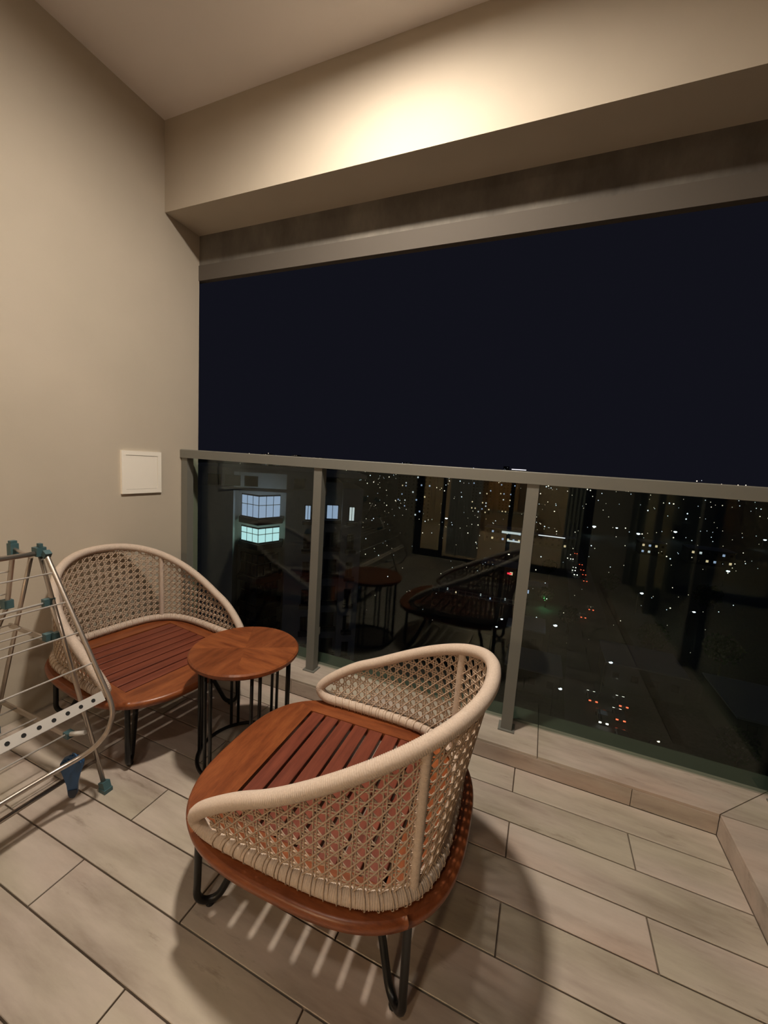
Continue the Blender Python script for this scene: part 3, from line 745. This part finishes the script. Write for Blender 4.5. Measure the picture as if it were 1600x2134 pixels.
    for i, (x, e) in enumerate(((-9, 'e_white'), (-6, 'e_warm'), (1, 'e_white'), (4, 'e_cool'), (8, 'e_white'))):
        MB().lathe([(0, 0), (.18, 0), (.2, .5), (0, .6)], c=(x, -6-(i % 2)*2, 10.2), n=8).obj('terrace_lamp', M[e], t)
    house(27, 104, 15, 12, 6, 'dark house low in the right pane with a lamp beside it', lit=.1)
    house(48, 92, 20, 16, 7, 'large dark house at the lower right below the trees', lit=0)
    house(4, 92, 11, 10, 5, 'small dark house just below the middle of the right pane', lit=.1)
    house(1.5, 112, 9, 10, 6, 'dark house left of the blue-white street lamp', lit=.15)
    house(97, 290, 22, 14, 9, 'building among clustered lights at the right', lit=.5)
    house(70, 300, 14, 12, 8, 'low lit building left of the clustered lights at the right', lit=.5)
    house(-95, 330, 18, 16, 42, 'mid-rise block with a column of lit windows behind the middle pane', lit=.16, wall='facade_d')
    house(-140, 420, 20, 16, 45, 'mid-rise block left of the middle pane, top near the rail', lit=.15, wall='facade_d')
    house(-60, 440, 22, 16, 44, 'mid-rise block with scattered lit windows beside the mirrored cabinet', lit=.22, wall='facade_d')
    house(-36, 470, 18, 16, 40, 'mid-rise block with many lit windows left of the right post', lit=.25, wall='facade_d')
    b = house(-157, 1750, 22, 30, 68, 'far tower standing above the rail near the right post', lit=.12, rows=20)
    b = house(-106, 1760, 62, 30, 60, 'far block with a bright line of light along its top', lit=.05, rows=12); MB().box(-29, 29, -16, -15.5, 56, 59).obj('light_strip', M['e_line'], b)
    for i, (rx, d, h, w, lab) in enumerate(((-.807, 1500, 56, 40, 'far dark block above the rail near the left wall'), (-.70, 1700, 60, 40, 'far dark tower above the rail left of the first post'), (-.62, 1900, 56, 50, 'far dark tower above the rail right of the first post'), (-.345, 2000, 60, 44, 'far lit block peeping over the middle of the rail'), (.18, 2200, 52, 50, 'far low block over the rail above the right pane'), (.33, 2300, 54, 70, 'far low block over the rail at the right edge'))):
        house(2.2+rx*d, d, w, 30, h, lab, lit=.3, rows=8)
    # green-lit tree
    def tree(x, y, h, lab, green=False):
        r = empty('tree', (x, y, GZ)); tag(r, lab, 'tree', 'trees below the balcony')
        MB().tube([(0, 0, 0), (.1, 0, h*.35), (0, .1, h*.6)], .2, 6, rfun=lambda i: .22-.06*i).obj('trunk', M['bark'], r)
        mb = MB(); rg = random.Random(int(x*7+y))
        for i in range(420):
            a, e = rg.uniform(0, 2*PI), math.asin(rg.uniform(-1, 1)); q = h*.36*(rg.random()**.4)
            c = Vector((q*math.cos(a)*math.cos(e), q*math.sin(a)*math.cos(e), h*.68+q*.95*math.sin(e)))
            s = h*.055; d1 = Vector((rg.gauss(0, 1), rg.gauss(0, 1), rg.gauss(0, 1))).normalized(); d2 = d1.orthogonal().normalized()
            k = len(mb.v); mb.v += [tuple(c+d1*s), tuple(c+d2*s*.6), tuple(c-d1*s), tuple(c-d2*s*.6)]; mb.f.append((k, k+1, k+2, k+3)); mb.smooth.append(False)
        mb.obj('foliage', M['leaf'], r)
        if green:
            MB().lathe([(0, 0), (.2, .05), (.25, .2), (0, .25)], c=(.1, -h*.02, h*.40), n=8).obj('floodlight', emit('green_flood', (.25, 1, .45), 260, True), r)
    tree(6.8, 148, 7.5, 'tree lit green from below beside the street', True)
    for i, (x, y, h, lab) in enumerate(((33, 120, 10, 'dark tree behind the house low in the right pane'), (47, 118, 11, 'dark tree right of the lone street lamp'), (60, 170, 12, 'dark tree far right in the gardens'), (30, 175, 10, 'dark tree right of the busy street'), (8, 190, 9, 'dark tree left of the busy street'), (-2, 128, 9, 'dark tree right of the roof terrace'), (13, 128, 8, 'dark tree at the street side below the green tree'), (36, 78, 8, 'dark tree low at the right above the curb'))): tree(x, y, h, lab)

    # uncountable small lights spread over the city
    for nm, em, cnt, lab in (('city_lights', 'e_far', 640, 'countless small warm lights of the distant city'), ('city_lights', 'e_farc', 420, 'countless small cool lights of the distant city')):
        mb = MB(); rg = random.Random(cnt)
        for i in range(cnt):
            far = i % 4 != 0
            az = rg.uniform(-.95, .62); d = 10**rg.uniform(2.35, 3.75) if far else 10**rg.uniform(2.0, 2.6)
            x, y = 2.2+az*d, d
            x += 18*math.sin(i*.37); s = d*.0010*rg.choice((.55, .6, .7, .8, 1.0, 1.5)); z = GZ+rg.uniform(1, 9)+(rg.random()**4)*(28 if d > 500 else 6)
            if i % 24 == 0: d = rg.uniform(1300, 3200); x = 2.2+rg.choice((-.80, -.38, -.36, -.16, -.07, .2, .3, .33, .38))*d+rg.gauss(0, 60); y = d; z = 1.3+rg.uniform(-6, 11); s = d*.0011*rg.uniform(.5, 1.2)
            if -31 < x < -9 and y < 60: continue
            k = len(mb.v)
            for p in ((s, 0, 0), (-s, 0, 0), (0, s, 0), (0, -s, 0), (0, 0, s), (0, 0, -s)): mb.v.append((x+p[0], y+p[1], z+p[2]))
            for f in ((0, 2, 4), (2, 1, 4), (1, 3, 4), (3, 0, 4), (2, 0, 5), (1, 2, 5), (3, 1, 5), (0, 3, 5)): mb.f.append(tuple(k+j for j in f)); mb.smooth.append(False)
        tag(mb.obj(nm, M[em]), lab, 'lights', kind='stuff')
city()
